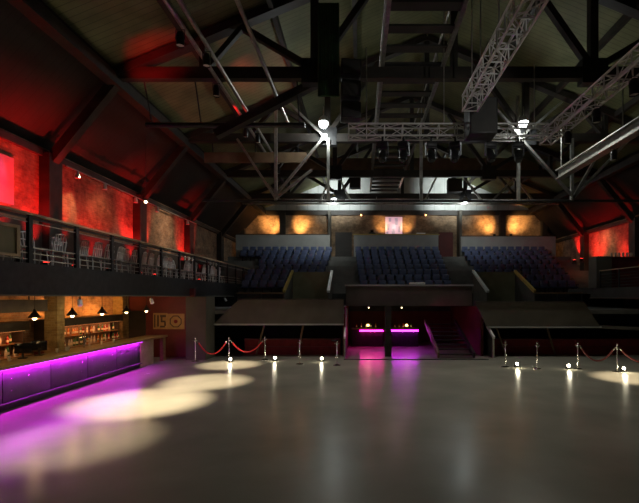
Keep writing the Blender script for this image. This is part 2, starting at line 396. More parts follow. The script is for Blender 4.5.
# drops that hold the rig
for i, (x, yy, zt) in enumerate(((.2,ty,10.5),(5.4,ty,10.0),(6.05,9.,12.6),(3.1,9.5,13.6),(3.1,11.8,14.0),(2.6,ty,13.8),(3.55,12.56,13.9))):
    tag(obj('chain', MB().tube([(x,yy,8.1 if i < 6 else 8.6),(x,yy,zt)], .018, 6), M['steel']),
        'steel hoist chain holding the ' + ('crossing truss at its bar end','crossing truss at its far end','long truss beyond the loudspeaker','short truss at its middle','short truss above the loudspeaker','crossing truss at its middle','black loudspeaker')[i], 'chain')

def speaker_box(name, w, d, h, label, loc, rz=0, cones=1):
    t = thing(name, label, 'loudspeaker', (0,0,0))
    obj('cabinet', MB().bbox(-w/2,w/2,-d/2,d/2,0,h,.02), M['black'], t)
    obj('grille', MB().box(-w/2+.04,w/2-.04,-d/2-.012,-d/2+.002,.04,h-.04), M['darkpaint'], t)
    obj('hanging_bracket', MB().tube([(-w/2+.05,0,h-.005),(-w/2+.05,0,h+.12),(w/2-.05,0,h+.12),(w/2-.05,0,h-.005)], .018, 6), M['black'], t)
    t.location = loc; t.rotation_euler = (0,0,rz); return t
speaker_box('loudspeaker', .8,.7,1.05, 'black loudspeaker hung at the end of the short aluminium truss', (3.55,12.56,7.5), .0)
for i, z in enumerate((9.75, 9.08, 8.41)):
    speaker_box('loudspeaker', .62,.5,.5, 'black line array box beside the big work light, ' + ('topmost','middle','lowest')[i] + ' of three', (-.3,13.55,z), .1)
speaker_box('loudspeaker', 1.0,.6,.95, 'black loudspeaker hung by the far work light nearer the brick corner', (6.7,30.2,10.2))
speaker_box('loudspeaker', .8,.6,.8, 'black loudspeaker hung over the aisle by the centre booth', (-.35,30.2,10.5))
# dark green drape rolled up between the trusses
d = MB()
for k in range(9):
    x = -1.32+k*.075
    d.tube([(x,13.8,9.3),(x+.01*math.sin(k),13.8+.03*math.sin(k*2),10.8),(x,13.8,12.3)], [.05,.045,.05], 8)
tag(obj('drape', d, M['greencloth']), 'dark green drape hanging in folds above the big work light', 'drape')

# moving head lights under the crossing truss
def make_moving_head():
    t = thing('moving_head_light', 'x', 'stage light')
    obj('clamp', MB().box(-.03,.03,-.03,.03,-.09,.09), M['black'], t)
    obj('base', MB().bbox(-.17,.17,-.11,.11,-.24,-.09,.02), M['black'], t)
    obj('hanging_yoke', MB().prism([(-.18,-.52),(-.14,-.52),(-.14,-.27),(.14,-.27),(.14,-.52),(.18,-.52),(.18,-.23),(-.18,-.23)],'y',-.05,.05), M['black'], t)
    hd = obj('head', MB().lathe([(.06,.2),(.11,.16),(.12,0),(.13,-.14),(.11,-.2)], (0,0,-.5), 14, True, (0,.5,.85)), M['black'], t)
    obj('lens', MB().lathe([(.095,-.001),(.09,-.02),(.05,-.032)], (0,-.5*.2,-.5-.85*.2), 14, True, (0,.5,.85)), M['screen'], hd)
    return t
mh = Repeat(make_moving_head())
for i, x in enumerate((.7, 1.35, 2.2, 2.95, 4.05, 4.9)):
    mh.put((x,ty,7.68), random.uniform(-.6,.6), f'black moving head light under the crossing truss, {ORD[i]} from the bar', 'moving lights on the rig')
def make_par():
    t = thing('par_can', 'x', 'stage light')
    obj('can', MB().lathe([(.05,.2),(.085,.17),(.1,.05),(.1,-.17)], (0,0,-.3), 14, False), M['black'], t)
    obj('hanging_yoke', MB().tube([(-.115,0,-.3),(-.115,0,-.05),(.115,0,-.05),(.115,0,-.3)], .012, 6), M['black'], t)
    obj('lens', MB().lathe([(.001,.0),(.095,0),(.095,.02)], (0,0,-.44), 14, False), M['glassC'], t)
    return t
pc = Repeat(make_par())
for i, yy in enumerate((6.4, 7.9, 9.4, 10.9, 12.4)):
    pc.put((6.05,yy,7.72), 0, f'black par can under the lengthwise truss, {ORD[i]} from the stage', 'par cans on the long truss')
c = pc.put((6.05,5.3,7.72), 0, 'added par can at the stage end of the long truss, brightening the crossing truss', 'par cans on the long truss')
spot((5.95,5.5,7.4), (2.6,13.2,7.95), 330, (1.,.98,.92), 52, 1, .05)  # added front light that brightens the camera side of the crossing truss
# floor spots on the lengthwise pipe: these throw the warm pools
warm = (1.,.81,.56)
SPOTS = ((-5.8,11.35,2.05,14000),(-5.1,14.1,1.7,10500),(-5.4,17.6,1.5,9000),(-5.6,8.3,1.9,3300))
for i, (x, yy, r, pw) in enumerate(SPOTS):
    c = pc.put((-4.62,yy-.4,9.72), 0, 'black par can on the bright pipe throwing ' + ('the largest warm pool on the floor','the middle warm pool on the floor','the warm pool by the rope posts','the dim pool beside the bar')[i], 'par cans over the floor')
    h = 9.3; spot((-4.62,yy-.4,9.25), (x,yy,0), pw, warm, 2*math.degrees(math.atan(r/h)), .8, .04)
for yy in (11.5, 17.5, 22.0):  # added cans, put in to give the balcony chairs white light
    c = pc.put((-4.32,yy+.5,9.77), 0, 'added par can whitening the balcony chairs, ' + {11.5:'nearest the stage',17.5:'at mid length',22.0:'nearest the seats'}[yy], 'added par cans over the balcony')
    spot((-4.5,yy+.5,9.3), (-8.7,yy+1.2,4.2), 420, (.95,.97,1.), 46, 1, .05)
c = pc.put((8.7,14.6,7.95), 0, 'black par can under the pale girder throwing the far warm pool')
spot((8.7,14.6,7.48), (9.5,14.7,0), 6000, warm, 2*math.degrees(math.atan(1.6/7.5)), .8, .04)

# ------------------------------------------------------------------ work lights
def work_light(loc, label, power, r=.16, down=0):
    t = thing('work_light', label, 'work light', loc, None); x, y, z = loc
    obj('housing', MB().lathe([(.05,.34),(.12,.3),(.2,.18),(.22,.05)], (x,y,z), 16, False), M['alu'], t)
    obj('stem', MB().tube([(x,y,z+.3),(x,y,z+.75)], .025, 8), M['steel'], t)
    obj('bulb', MB().ball((x,y,z-.02), r), M['e_white'], t)
    point((x,y-.05,z-.3), power*.07, (.92,1.,.98), .12, t)
    if down: spot((x,y-.05,z-.3), (x+.3,y-5,0), down, (1.,.97,.84), 100, 1., .12, t)
    return t
work_light((-1.62,18.9,10.5), 'glaring white work light under the second truss on the bar side', 1500, .2, 850)
work_light((7.25,18.9,10.5), 'glaring white work light under the second truss on the side away from the bar', 1500, .2, 850)
wl = work_light((-1.86,30.4,9.75), 'small white work light above the bar-side seats', 900, .17)
spot((-1.86,31.7,10.5), (-1.9,36.3,11.6), 1500, (.92,1,.98), 80, 1, .1, wl)
wl = work_light((7.5,30.4,9.65), 'small white work light hanging by the black loudspeaker', 900, .17)
spot((7.5,31.7,10.5), (7.8,36.3,11.5), 1500, (.92,1,.98), 80, 1, .1, wl)
for xx in (-1.86, 7.5): spot((xx,30.3,9.5), (xx+(-2.4 if xx < 0 else 3),34.6,7.0), 300, (.95,1,.95), 105, 1, .1)

# ------------------------------------------------------------------ balcony on the bar side
YE = 31.5
struct('floor_balcony_left', MB().box(-11.3,BF+.02,3,YE,3.2,3.6), M['darkpaint'])
struct('trim_3', MB().box(BF-.1,BF+.04,3,YE,2.86,3.62), M['black'])
struct('trim_4', MB().box(BF-.12,BF+.06,3,YE,2.82,2.86), M['greypaint'])
RT = 4.84
t = thing('balcony_railing', 'black balcony railing with a wooden top rail above the bar', 'railing', (BF,20,3.6))
obj('top_rail', MB().box(BF-.12,BF+.05,5,YE,RT-.05,RT), M['palewood'], t)
PY = [10.36+1.72*k for k in range(-3,13)]
for yy in PY: obj('post', MB().box(BF-.08,BF+.0,yy-.06,yy+.06,3.62,RT-.05), M['black'], t)
for z in (3.72,3.87,4.02,4.62): obj('bar', MB().tube([(BF-.04,5,z),(BF-.04,YE,z)], .014, 6), M['steel'], t)
obj('bar', MB().box(BF-.06,BF-.02,5,YE,4.70,4.76), M['black'], t)
t = thing('framed_panel', 'olive framed board fixed on the balcony railing near the stage', 'panel', (BF+.06,9.1,3.8))
obj('board', MB().box(BF+.01,BF+.04,8.0,9.85,3.78,4.40), M['olive'], t)
f = MB()
for a in ((7.95,9.95,4.40,4.47),(7.95,9.95,3.74,3.80)): f.box(BF+.01,BF+.07,a[0],a[1],a[2],a[3])
f.box(BF+.01,BF+.07,9.85,9.95,3.8,4.4).box(BF+.01,BF+.07,7.95,8.05,3.8,4.4)
obj('frame', f, M['palewood'], t)
def make_chair():
    t = thing('metal_chair', 'x', 'chair')
    obj('seat', MB().bbox(-.2,.2,-.2,.2,.44,.47,.012), M['silver'], t)
    bk = MB()
    bk.tube([(-.19,.2,.46),(-.2,.24,.72),(-.16,.27,.9),(0,.28,.93),(.16,.27,.9),(.2,.24,.72),(.19,.2,.46)], .02, 7)
    for x in (-.09,0,.09): bk.tube([(x,.21,.47),(x,.27,.92)], .016, 6)
    bk.tube([(-.2,.24,.72),(.2,.24,.72)], .016, 6)
    obj('backrest', bk, M['silver'], t)
    for sx in (-1,1):
        for sy in (-1,1): obj('leg', MB().tube([(sx*.18,sy*.18,.44),(sx*.21,sy*.22,0)], .013, 7), M['alu'], t)
    return t
ch = Repeat(make_chair()); k = 0
for i in range(3, 15):
    for j in range(3):
        yy = PY[i-1]+.3+j*.56+random.uniform(-.02,.02)
        if yy > 26.2: continue
        ch.put((BF-.55+random.uniform(-.08,.08), yy, 3.6), -PI/2+random.uniform(-.2,.2)+(PI if random.random() < .25 else 0),
               f'silver metal chair behind the balcony railing, {ORD[k]} from the olive framed board', 'balcony chairs'); k += 1
struct('wall_left_wainscot', MB().box(WL,WL+.1,3,YE,3.6,5.16), M['timber'])
# white poster on the upper brick
tag(obj('wall_poster', MB().box(WL+.005,WL+.04,11.2,12.75,5.55,6.95), M['banner']), 'pale pink poster on red-lit brick above the olive framed board', 'poster')
# shelf of glasses on the balcony
for (a, b, l) in ((23.3,24.55,'nearer the stage'),(26.35,28.3,'nearer the seats')):
    t = thing('balcony_sideboard', 'dark sideboard holding pale glasses against the red-lit brick, '+l, 'sideboard', (-9.7,(a+b)/2,3.6))
    obj('body', MB().box(WL+.46,-9.4,a,b,3.6,4.75), M['darkpaint'], t)
    obj('top', MB().box(WL+.44,-9.35,a-.05,b+.05,4.75,4.8), M['timber'], t)
def make_glass():
    t = obj('drinking_glass', MB().lathe([(.045,0),(.05,.02),(.06,.24),(.058,.24),(.045,.03)], (0,0,0), 10, True), M['glassC'])
    return tag(t, 'x', 'glass')
gl = Repeat(make_glass())
for i in range(12):
    gl.put((-9.6+.08*(i%2), (23.36+i*.28 if i < 5 else 26.45+(i-5)*.29), 4.8), 0, f'pale glass on the balcony sideboard, {ORD[i]} along from the stage', 'glasses on the balcony')
# red wall washers
red = (1.,.012,.012)
def make_washer():
    t = thing('wall_washer', 'x', 'wall washer light')
    obj('base', MB().box(-.1,.1,-.1,.1,0,.04), M['black'], t)
    obj('yoke', MB().prism([(-.13,.03),(.13,.03),(.13,.22),(.11,.22),(.11,.05),(-.11,.05),(-.11,.22),(-.13,.22)],'y',-.03,.03), M['black'], t)
    hd = obj('head', MB().lathe([(.07,-.09),(.1,-.06),(.1,.1)], (0,0,.18), 12, True), M['black'], t)
    obj('lens', MB().lathe([(.001,.0),(.085,0),(.085,.01)], (0,0,.285), 12, False), mat('lit_red_lens',(.3,.02,.02),.3,emit=(1,.03,.02),estr=6), hd)
    return t
ws = Repeat(make_washer())
def washer(x, y, z, tx, ty_, tz, power, label, ang=46, col=red):
    ws.put((x,y,z), 0, label, 'red wall washers'); spot((x,y,z+.32), (tx,ty_,tz), power, col, ang, .9, .06)
cn = ['the pillar nearest the stage','the pillar above the back bar','the pillar third from the stage','the last pillar of the balcony']
for i, y in enumerate(TRUSS_Y):
    pw = (1500, 1500, 1200, 1000)[i]
    washer(WL+.55, y-.72, 3.6, WL, y-.72, 6.5, pw, 'red wall washer on the balcony floor, stage side of '+cn[i], 48)
    washer(WL+.55, y+.62, 3.6, WL, y+.62, 6.4, pw*.75, 'red wall washer on the balcony floor, far side of '+cn[i], 40)
washer(WL+.8, 16.3, 3.6, WL, 16.8, 6.4, 560, 'red wall washer on the balcony floor midway between the first two pillars', 95)
washer(WL+.9, 11.9, 3.6, WL, 11.9, 6.0, 1300, 'red wall washer on the balcony floor below the pink poster', 62)
# a warm spot and two white heads on the conduit
t = thing('conduit', 'steel conduit with small lamp heads along the top of the red-lit brick', 'conduit', (WL+.3,17,7.3))
obj('pipe', MB().tube([(WL+.42,14.5,7.25),(WL+.42,26,7.25)], .03, 8), M['steel'], t)
for yy in (15.0,16.6,18.9,20.9,24.6):
    obj('lamp_head', MB().lathe([(.05,.12),(.08,.02),(.09,-.12)], (WL+.45,yy,7.1), 10, True), M['alu'], t)
spot((WL+.6,15.0,7.1), (WL,15.1,6.2), 170, (1,.62,.3), 50, .9, .05, t)
spot((WL+1.1,17.0,7.0), (WL,17.0,5.4), 28, (1,.42,.16), 120, 1, .05, t)
spot((WL+2.2,22.6,7.2), (WL,22.6,6.0), 190, (1,.66,.42), 100, 1, .05, t)
spot((-9.2,12.2,7.6), (WL,12.0,6.3), 22, (.6,.45,1.), 40, .8, .05, t)  # violet spot added to tint the poster, no lamp head of its own
tag(obj('spotlight_bulb', MB().ball((-8.9,17.7,6.75), .06), M['e_warm']), 'tiny white lamp hanging before the brown brick above the balcony', 'lamp')
tag(obj('lamp_cord', MB().tube([(-8.9,17.7,6.8),(-8.9,17.7,10.1)], .01, 5), M['black']), 'thin cord of the tiny lamp above the balcony', 'cord')
# red light thrown on the roof boards
spot((-7.3,12.5,9.0), (-6.0,15.6,12), 260, red, 60, 1, .1)
spot((-4.8,15.5,9.3), (-3.6,18.4,13), 300, red, 60, 1, .1)

# red globes in the far corners
for x, y, z, l in ((WL+.35,33.6,8.7,'bar-side'),(WR-.35,35.2,8.85,'far')):
    t = thing('red_globe_lamp', f'small glowing red lamp in the {l} corner beyond the seats', 'lamp', (x,y,z))
    obj('globe', MB().ball((x,y,z), .13), M['e_red'], t)
    obj('mount', MB().tube([(x,y,z+.12),(x,y,z+.4)], .03, 6), M['black'], t)
    point((x,y-.25,z), 25, red, .12, t)

# ------------------------------------------------------------------ the bar under the balcony
purple = (.62,.01,.72)
t = thing('bar_counter', 'long wooden bar counter with purple-lit front under the balcony', 'bar', (-9.0,11,0))
obj('counter_top', MB().bbox(-9.5,-8.55,3.4,18.95,1.04,1.11,.012), M['barwood'], t)
for k in range(8):
    y0 = 16.85-1.62*(k+1)
    pn = obj('front_panel', MB().bbox(-8.78,-8.70,y0+.012,y0+1.608,.2,1.02,.012), M['barpanel'], t)
    st = MB()
    for zz in (.45,.75):
        for j in range(3): st.ball((-8.70,y0+.27+j*.54,zz), .014, 8)
    obj('stud', st, M['chrome'], pn)
obj('core', MB().box(-9.4,-8.79,3.9,16.85,0,1.03), M['darkpaint'], t)
obj('plinth', MB().box(-8.79,-8.74,3.9,16.85,0,.2), M['black'], t)
obj('foot_rail', MB().box(-8.72,-8.60,3.9,16.85,.17,.20), M['barpanel'], t)
obj('end_panel', MB().box(-9.4,-8.7,16.87,17.95,0,1.03), M['palewood'], t)
obj('post', MB().box(-8.74,-8.6,18.6,18.85,0,1.03), M['barwood'], t)
obj('lamp_strip', MB().box(-8.62,-8.60,4.0,16.85,1.012,1.036), M['e_purple'], t)
for k in range(4):
    area((-8.63,5.6+k*3.2,1.005), (-.12,0,-1), .03, 3.15, 82, purple, t)
# pendants
def make_pendant():
    t = thing('pendant_lamp', 'x', 'lamp')
    obj('cord', MB().tube([(0,0,.22),(0,0,.98)], .008, 5), M['black'], t)
    sh = obj('shade', MB().lathe([(.03,.24),(.045,.17),(.15,.03),(.155,.0),(.145,.02),(.035,.16)], (0,0,0), 18, False), M['black'], t)
    obj('bulb', MB().ball((0,0,-.01), .055), M['e_warm'], t)
    return t
pn = Repeat(make_pendant())
for i, yy in enumerate((8.75,10.3,11.85,13.4,14.95,16.5,18.05)):
    p = pn.put((-9.05,yy,2.22), 0, f'black cone pendant lamp with warm bulb over the bar, {ORD[i]} from the stage', 'pendants over the bar')
    point((-9.05,yy,2.08), 9, (1.,.62,.25), .07)
# brick columns under the balcony
struct('pillar_bar_1', MB().box(-10.3,-9.88,13.9,14.25,0,3.2), M['pillarbrick'])
struct('pillar_bar_2', MB().box(-11.2,-10.75,19.3,19.8,0,3.2), M['pillarbrick'])
struct('pillar_bar_3', MB().box(-11.2,-10.6,8.2,8.7,0,3.2), M['pillarbrick'])
bottle_kinds = {}
def make_bottle(kind, h, g):
    o = thing('bottle', 'x', 'bottle')
    r = .04
    obj('glass_body', MB().lathe([(r*.9,0),(r,.01),(r,h*.58),(r*.8,h*.66),(r*.36,h*.76),(r*.36,h*.97)], (0,0,0), 10), M[g], o)
    obj('cap', MB().lathe([(r*.42,h*.95),(r*.42,h)], (0,0,0), 8), M['black'], o)
    obj('label_band', MB().lathe([(r*1.03,h*.2),(r*1.03,h*.46)], (0,0,0), 10, False), M['label'], o)
    return o
BK = [('amber',.31,'glassA'),('green',.33,'glassG'),('pale glass',.3,'glassC'),('red',.28,'glassR')]
BR = {k: Repeat(make_bottle(k,h,g)) for k,h,g in BK}
def backbar(y0, y1, where):
    t = thing('back_bar_cabinet', f'dark back bar cabinet with bottle shelves {where}', 'cabinet', (-10.9,(y0+y1)/2,0))
    obj('body', MB().box(-11.18,-10.55,y0,y1,0,.92), M['redpaint'], t)
    obj('worktop', MB().box(-11.18,-10.5,y0-.02,y1+.02,.92,.97), M['barwood'], t)
    nd = max(2,int((y1-y0)/.8))
    for k in range(nd):
        a = y0+(y1-y0)*k/nd
        dr = obj('door', MB().box(-10.55,-10.53,a+.02,a+(y1-y0)/nd-.02,.1,.88), M['redpaint'], t)
        obj('handle', MB().tube([(-10.515,a+.1,.6),(-10.515,a+.1,.75)], .01, 6), M['chrome'], dr)
    for z in (1.34,): obj('shelf', MB().box(-11.18,-10.8,y0,y1,z-.03,z), M['barwood'], t)
    for yy in (y0,y1-.04): obj('side_panel', MB().box(-11.18,-10.8,yy,yy+.04,.97,1.75), M['timber'], t)
    obj('header', MB().box(-11.18,-10.62,y0,y1,1.74,2.02), M['timber'], t)
    obj('lamp_strip', MB().box(-10.72,-10.69,y0+.1,y1-.1,1.725,1.74), glow('lit_amber_strip',(1,.35,.1),.9), t)
    area((-10.66,(y0+y1)/2,1.7), (-.45,0,-1), .04, y1-y0-.2, 17*(y1-y0)/4.7, (1.,.34,.12), t)
    area((-10.72,(y0+y1)/2,2.06), (-.5,0,1), .04, y1-y0-.2, (62 if y0 > 14 else 18)*(y1-y0)/4.7, (1.,.36,.07), t)
    for ti, (z, xx) in enumerate(((.97,-10.7),(1.34,-10.98))):
        yy = y0+.12; k = 0
        while yy < y1-.12:
            kd = random.choice(BK)[0]
            BR[kd].put((xx+random.uniform(-.05,.05),yy,z+.002), random.uniform(0,6), f"{kd} bottle on the {('worktop','shelf')[ti]} behind the bar, {where}",
                       f"{kd} bottles, {('worktop','shelf')[ti]}, {where}")
            yy += random.uniform(.12,.22); k += 1
backbar(14.6, 19.1, 'beyond the brick pillar')
backbar(9.6, 13.7, 'before the brick pillar')
t = thing('bar_canopy', 'black canopy hung above the bar before the brick pillar', 'canopy', (-10,11,2.4))
obj('box', MB().box(-10.4,-9.75,6,13.3,2.36,2.72), M['timber'], t)
for yy in (7,10,13): obj('hanger', MB().tube([(-10.1,yy,2.7),(-10.1,yy,3.2)], .02, 6), M['black'], t)
# till screens, glass rack and small things on the counter
def make_till():
    t = thing('till_screen', 'x', 'till')
    obj('stand', MB().box(-.1,.1,-.08,.08,0,.02).beam((0,0,.02),(0,.03,.2),.05,.03), M['black'], t)
    obj('screen', MB().bbox(-.19,.19,-.015,.02,.14,.42,.01), M['screen'], t)
    return t
tl = Repeat(make_till())
tl.put((-9.3,11.75,1.11), .5, 'dark till screen standing on the bar counter nearer the stage')
tl.put((-9.3,12.35,1.11), .4, 'dark till screen standing on the bar counter nearer the brick pillar')
gl2 = Repeat(tag(obj('tumbler', MB().lathe([(.035,0),(.042,.13),(.038,.13),(.03,.01)], (0,0,0), 10), M['glassC']), 'x', 'glass'))
for i, yy in enumerate((10.9,11.2,12.9,13.3,13.5,14.6,15.2,15.9)):
    gl2.put((-9.25+random.uniform(-.05,.15),yy,1.11), 0, f'clear tumbler on the bar counter, {ORD[i]} from the stage', 'tumblers on the bar')
t = thing('beer_tap', 'chrome beer tap on the bar counter below the pendants', 'beer tap', (-9.2,14.2,1.11))
obj('column', MB().tube([(-9.2,14.2,1.11),(-9.2,14.2,1.45)], .035, 10), M['chrome'], t)
obj('crossbar', MB().tube([(-9.2,13.95,1.45),(-9.2,14.45,1.45)], .035, 10), M['chrome'], t)
for dy in (-.18,0,.18): obj('handle', MB().tube([(-9.12,14.2+dy,1.42),(-9.1,14.2+dy,1.62)], .014, 7), M['black'], t)
# end wall, plywood board, pier
struct('wall_lobby', MB().box(-11.2,-7.75,19.9,20.1,0,3.2), M['redpaint'])
struct('pillar_pier', MB().box(-7.75,-6.85,18.95,20.1,0,2.8), M['greypaint'])
t = thing('plywood_sign', 'worn plywood sign with dark stencilled shapes on the dark red wall', 'sign', (-8.9,19.88,1.7))
X0, X1, y = -9.65, -8.2, 19.87
XM = X0+.66
obj('board', MB().box(X0,XM-.01,y,y+.03,1.3,2.05), M['poster'], t)
obj('board', MB().box(XM+.01,X1,y,y+.03,1.3,2.02), M['poster'], t)
s = MB().box(X0+.05,X0+.11,y-.006,y,1.38,1.98).box(X0+.19,X0+.27,y-.006,y,1.42,1.95)
s.box(X0+.33,X0+.6,y-.006,y,1.86,1.96).box(X0+.36,X0+.44,y-.006,y,1.7,1.86).box(X0+.36,X0+.58,y-.006,y,1.62,1.7).box(X0+.52,X0+.6,y-.006,y,1.45,1.62).box(X0+.33,X0+.55,y-.006,y,1.38,1.46)
cx, cz = (XM+X1)/2, 1.66
ring = MB()
for k in range(8):
    a0, a1 = PI/8+k*PI/4, PI/8+(k+1)*PI/4
    ring.prism([(cx+.3*math.cos(a0),cz+.3*math.sin(a0)),(cx+.3*math.cos(a1),cz+.3*math.sin(a1)),(cx+.25*math.cos(a1),cz+.25*math.sin(a1)),(cx+.25*math.cos(a0),cz+.25*math.sin(a0))],'y',y-.006,y)
obj('octagon_ring', ring, M['inkbrown'], t)
obj('lettering', s, M['inkbrown'], t)
obj('emblem', MB().lathe([(.09,0),(.09,.008)],(cx,y,cz),12,True,(0,-1,0)), M['redcloth'], t)
struct('door_1', MB().box(-10.9,-10.0,19.84,19.9,0,2.15), M['timber'])
# small spot heads under the balcony edge
def make_tracklight():
    t = thing('track_spotlight', 'x', 'spotlight')
    obj('mount', MB().tube([(0,0,0),(0,0,-.1)], .02, 6), M['chrome'], t)
    obj('head', MB().lathe([(.04,.12),(.06,.08),(.065,-.1)], (0,0,-.18), 10, True, (-.3,.4,.8)), M['whitepaint'], t)
    return t
tr = Repeat(make_tracklight())
for i, yy in enumerate((12.2,16.4,20.6,25.4)):
    tr.put((BF-.02,yy,2.82), .3*i, f'small white spotlight under the balcony edge, {ORD[i]} from the stage', 'spotlights under the balcony')
spot((-8.0,16.6,2.6), (-8.9,19.9,1.6), 35, (1,.75,.45), 50, .8, .05)

# ------------------------------------------------------------------ raised terrace and portal
CX0, CX1 = -.72, 5.75                    # portal width
struct('floor_terrace_left', MB().box(-10.4,CX0-.02,20.12,27,2.0,2.2), M['concrete'])
struct('floor_terrace_right', MB().box(CX1+.02,WR,20.12,27,2.0,2.2), M['concrete'])
struct('floor_portal_roof', MB().box(CX0,CX1,22,27,2.34,3.0), M['concrete'])
# bar-side parapet with slanted end
tp = thing('terrace_parapet', 'dark grey terrace parapet with slanted end on the bar side', 'parapet', (-4,20,1.6))
obj('panel', MB().prism([(-6.83,1.55),(CX0-.05,1.55),(CX0-.05,2.66),(-5.7,2.66)], 'y', 19.95, 20.1), M['greypaint'], tp)
obj('edge_trim', MB().box(-6.83,CX0-.05,19.9,20.1,1.48,1.55), M['palegrey'], tp)
obj('cap', MB().box(-5.72,CX0-.03,19.9,20.14,2.66,2.71), M['timber'], tp)
tp = thing('terrace_parapet', 'dark grey terrace parapet with slanted end below the far balcony', 'parapet', (8,20,1.4))
obj('panel', MB().prism([(5.95,1.42),(11.25,1.42),(10.5,2.55),(5.4,2.55)], 'y', 19.95, 20.1), M['greypaint'], tp)
obj('edge_trim', MB().box(5.95,11.3,19.9,20.1,1.35,1.42), M['palegrey'], tp)
obj('cap', MB().box(5.4,10.5,19.9,20.14,2.55,2.6), M['timber'], tp)
tp = tag(obj('terrace_edge_beam', MB().beam((11.3,20,1.4),(14.6,18.6,1.3),.12,.14), M['greypaint']), 'grey edge beam running on from the far parapet', 'beam')
# portal fascia
tp = thing('portal_fascia', 'dark grey boxed fascia above the purple-lit portal', 'fascia', (2.5,22,2.4))
obj('panel', MB().box(CX0,CX1,21.85,22,2.34,3.36), M['greypaint'], tp)
obj('ledge', MB().box(CX0-.06,CX1+.06,21.75,22.3,3.36,3.44), M['palegrey'], tp)
obj('return_panel', MB().box(CX0-.02,CX0+.1,22,26.4,2.34,3.36), M['greypaint'], tp)
obj('return_panel', MB().box(CX1-.1,CX1+.02,22,26.4,2.34,3.36), M['greypaint'], tp)
t = thing('paper_roll', 'pale flat bundle lying on the ledge above the portal', 'bundle', (2.95,22,3.44))
obj('wrap', MB().bbox(2.55,3.35,21.85,22.15,3.44,3.55,.04), M['whitepaint'], t)
# undercroft
struct('wall_undercroft_left', MB().box(-10.4,CX0-.1,24.4,24.6,0,2.0), M['darkpaint'])
struct('wall_undercroft_right', MB().box(CX1+.1,WR,24.4,24.6,0,2.0), M['darkpaint'])
for i, (a, b) in enumerate(((-5.6,-.95),(6.3,WR-.1))):
    t = thing('low_barrier', 'low barrier covered in dark red cloth ' + ('on the bar side of the portal','under the far parapet'), 'barrier', ((a+b)/2,20.8,0)) if False else \
        thing('low_barrier', 'low barrier covered in dark red cloth ' + ('on the bar side of the portal','under the far parapet')[i], 'barrier', ((a+b)/2,20.8,0))
    obj('panel', MB().box(a,b,20.7,20.8,0,.72), M['redcloth'], t)
    obj('rail', MB().box(a,b,20.66,20.84,.72,.77), M['redpaint'], t)
    obj('rail', MB().box(a,b,20.67,20.7,.36,.4), M['redpaint'], t)
n = 0
for x, dx in ((-5.0,.45),(-3.0,.3),(7.0,-.55),(9.4,-.55)):
    n += 1
    tag(obj('raking_strut', MB().beam((x,20.5,.0),(x+dx,20.3,1.5),.07,.07), M['oldwood']),
        'slanted wooden strut under the ' + ('bar-side parapet, nearer the bar','bar-side parapet, nearer the portal','far parapet, nearer the portal','far parapet, farther from the portal')[n-1], 'strut')
struct('wall_portal_left', MB().box(CX0-.1,CX0+.02,20.2,27.2,0,2.34), M['redpaint'])
struct('wall_portal_right', MB().box(CX1-.02,CX1+.1,20.2,27.2,0,2.34), M['redpaint'])
struct('wall_portal_end', MB().box(CX0,CX1,27,27.2,0,2.34), M['redpaint'])
struct('trim_5', MB().box(CX0,CX1,19.0,19.12,0,.03), M['black'])
struct('pillar_portal', MB().box(1.18,1.48,20.0,20.3,0,2.34), M['timber'])
# stair handrails flanking the portal
for x, dy, l in ((CX0+.02,0,'bar-side'),(6.1,0,'far')):
    t = thing('stair_handrail', f'pale sloping handrail on the {l} edge of the portal', 'handrail', (x,20,0))
    obj('rail', MB().beam((x,19.4,.95),(x,22.1,2.18),.09,.12), M['whitepaint'], t)
    obj('post', MB().box(x-.04,x+.04,19.45,19.55,0,.95), M['steel'], t)
    obj('side_panel', MB().prism([(19.5,0),(21.7,0),(21.7,1.85),(19.5,.85)], 'x', x-.02, x+.02), M['darkpaint'], t)
t = thing('stair', 'dark flight of steps with a slanted stringer inside the portal', 'stair', (4.2,21,0))
obj('stringer', MB().beam((3.58,19.4,.15),(3.58,23.4,1.45),.1,.26), M['oldwood'], t)
obj('stringer', MB().beam((5.2,19.4,.15),(5.2,23.4,1.45),.1,.26), M['black'], t)
for k in range(8): obj('tread', MB().box(3.63,5.15,19.5+k*.5,19.85+k*.5,.14+k*.165,.19+k*.165), M['timber'], t)
# portal bars
mag, vio = (1.,.02,.5), (.72,.02,1.)
for (a, b, em, col, l) in ((-.45,1.32,'e_magenta',mag,'magenta'),(1.74,3.3,'e_violet',vio,'violet')):
    t = thing('portal_bar', f'small bar counter with a {l} light strip deep in the portal', 'bar', ((a+b)/2,24.2,0))
    obj('body', MB().box(a,b,24.05,24.6,0,.96), M['black'], t)
    obj('counter_top', MB().box(a-.04,b+.04,23.9,24.65,.96,1.02), M['barwood'], t)
    obj('lamp_strip', MB().box(a+.45 if l == 'magenta' else a+.02,b-.02,23.955,23.985,.87,.93), M[em], t)
    area(((a+b)/2,22.3,2.3), (0,-.35,-1), .1, b-a-.1, 12, col, t, (1,0,0), 95)  # added coloured light without a fixture, tints the portal floor
    for k in range(5):
        kd = random.choice(BK)[0]
        BR[kd].put((a+.25+k*(b-a-.4)/5,24.35,1.022), 0, f'{kd} bottle on the {l}-lit counter in the portal', f'{kd} bottles on the {l} counter')
    x = a+.9
    t = thing('counter_lamp', f'small amber lamp on the {l}-lit counter in the portal', 'lamp', (x,24.1,1.02))
    obj('base', MB().lathe([(.06,0),(.06,.02),(.015,.03),(.015,.14)], (x,24.1,1.02), 10), M['black'], t)
    obj('shade', MB().lathe([(.09,.13),(.06,.24)], (x,24.1,1.02), 12), glow('lit_amber_shade',(1,.6,.2),5), t)
    point((x,23.95,1.3), 3, (1,.6,.25), .05, t)
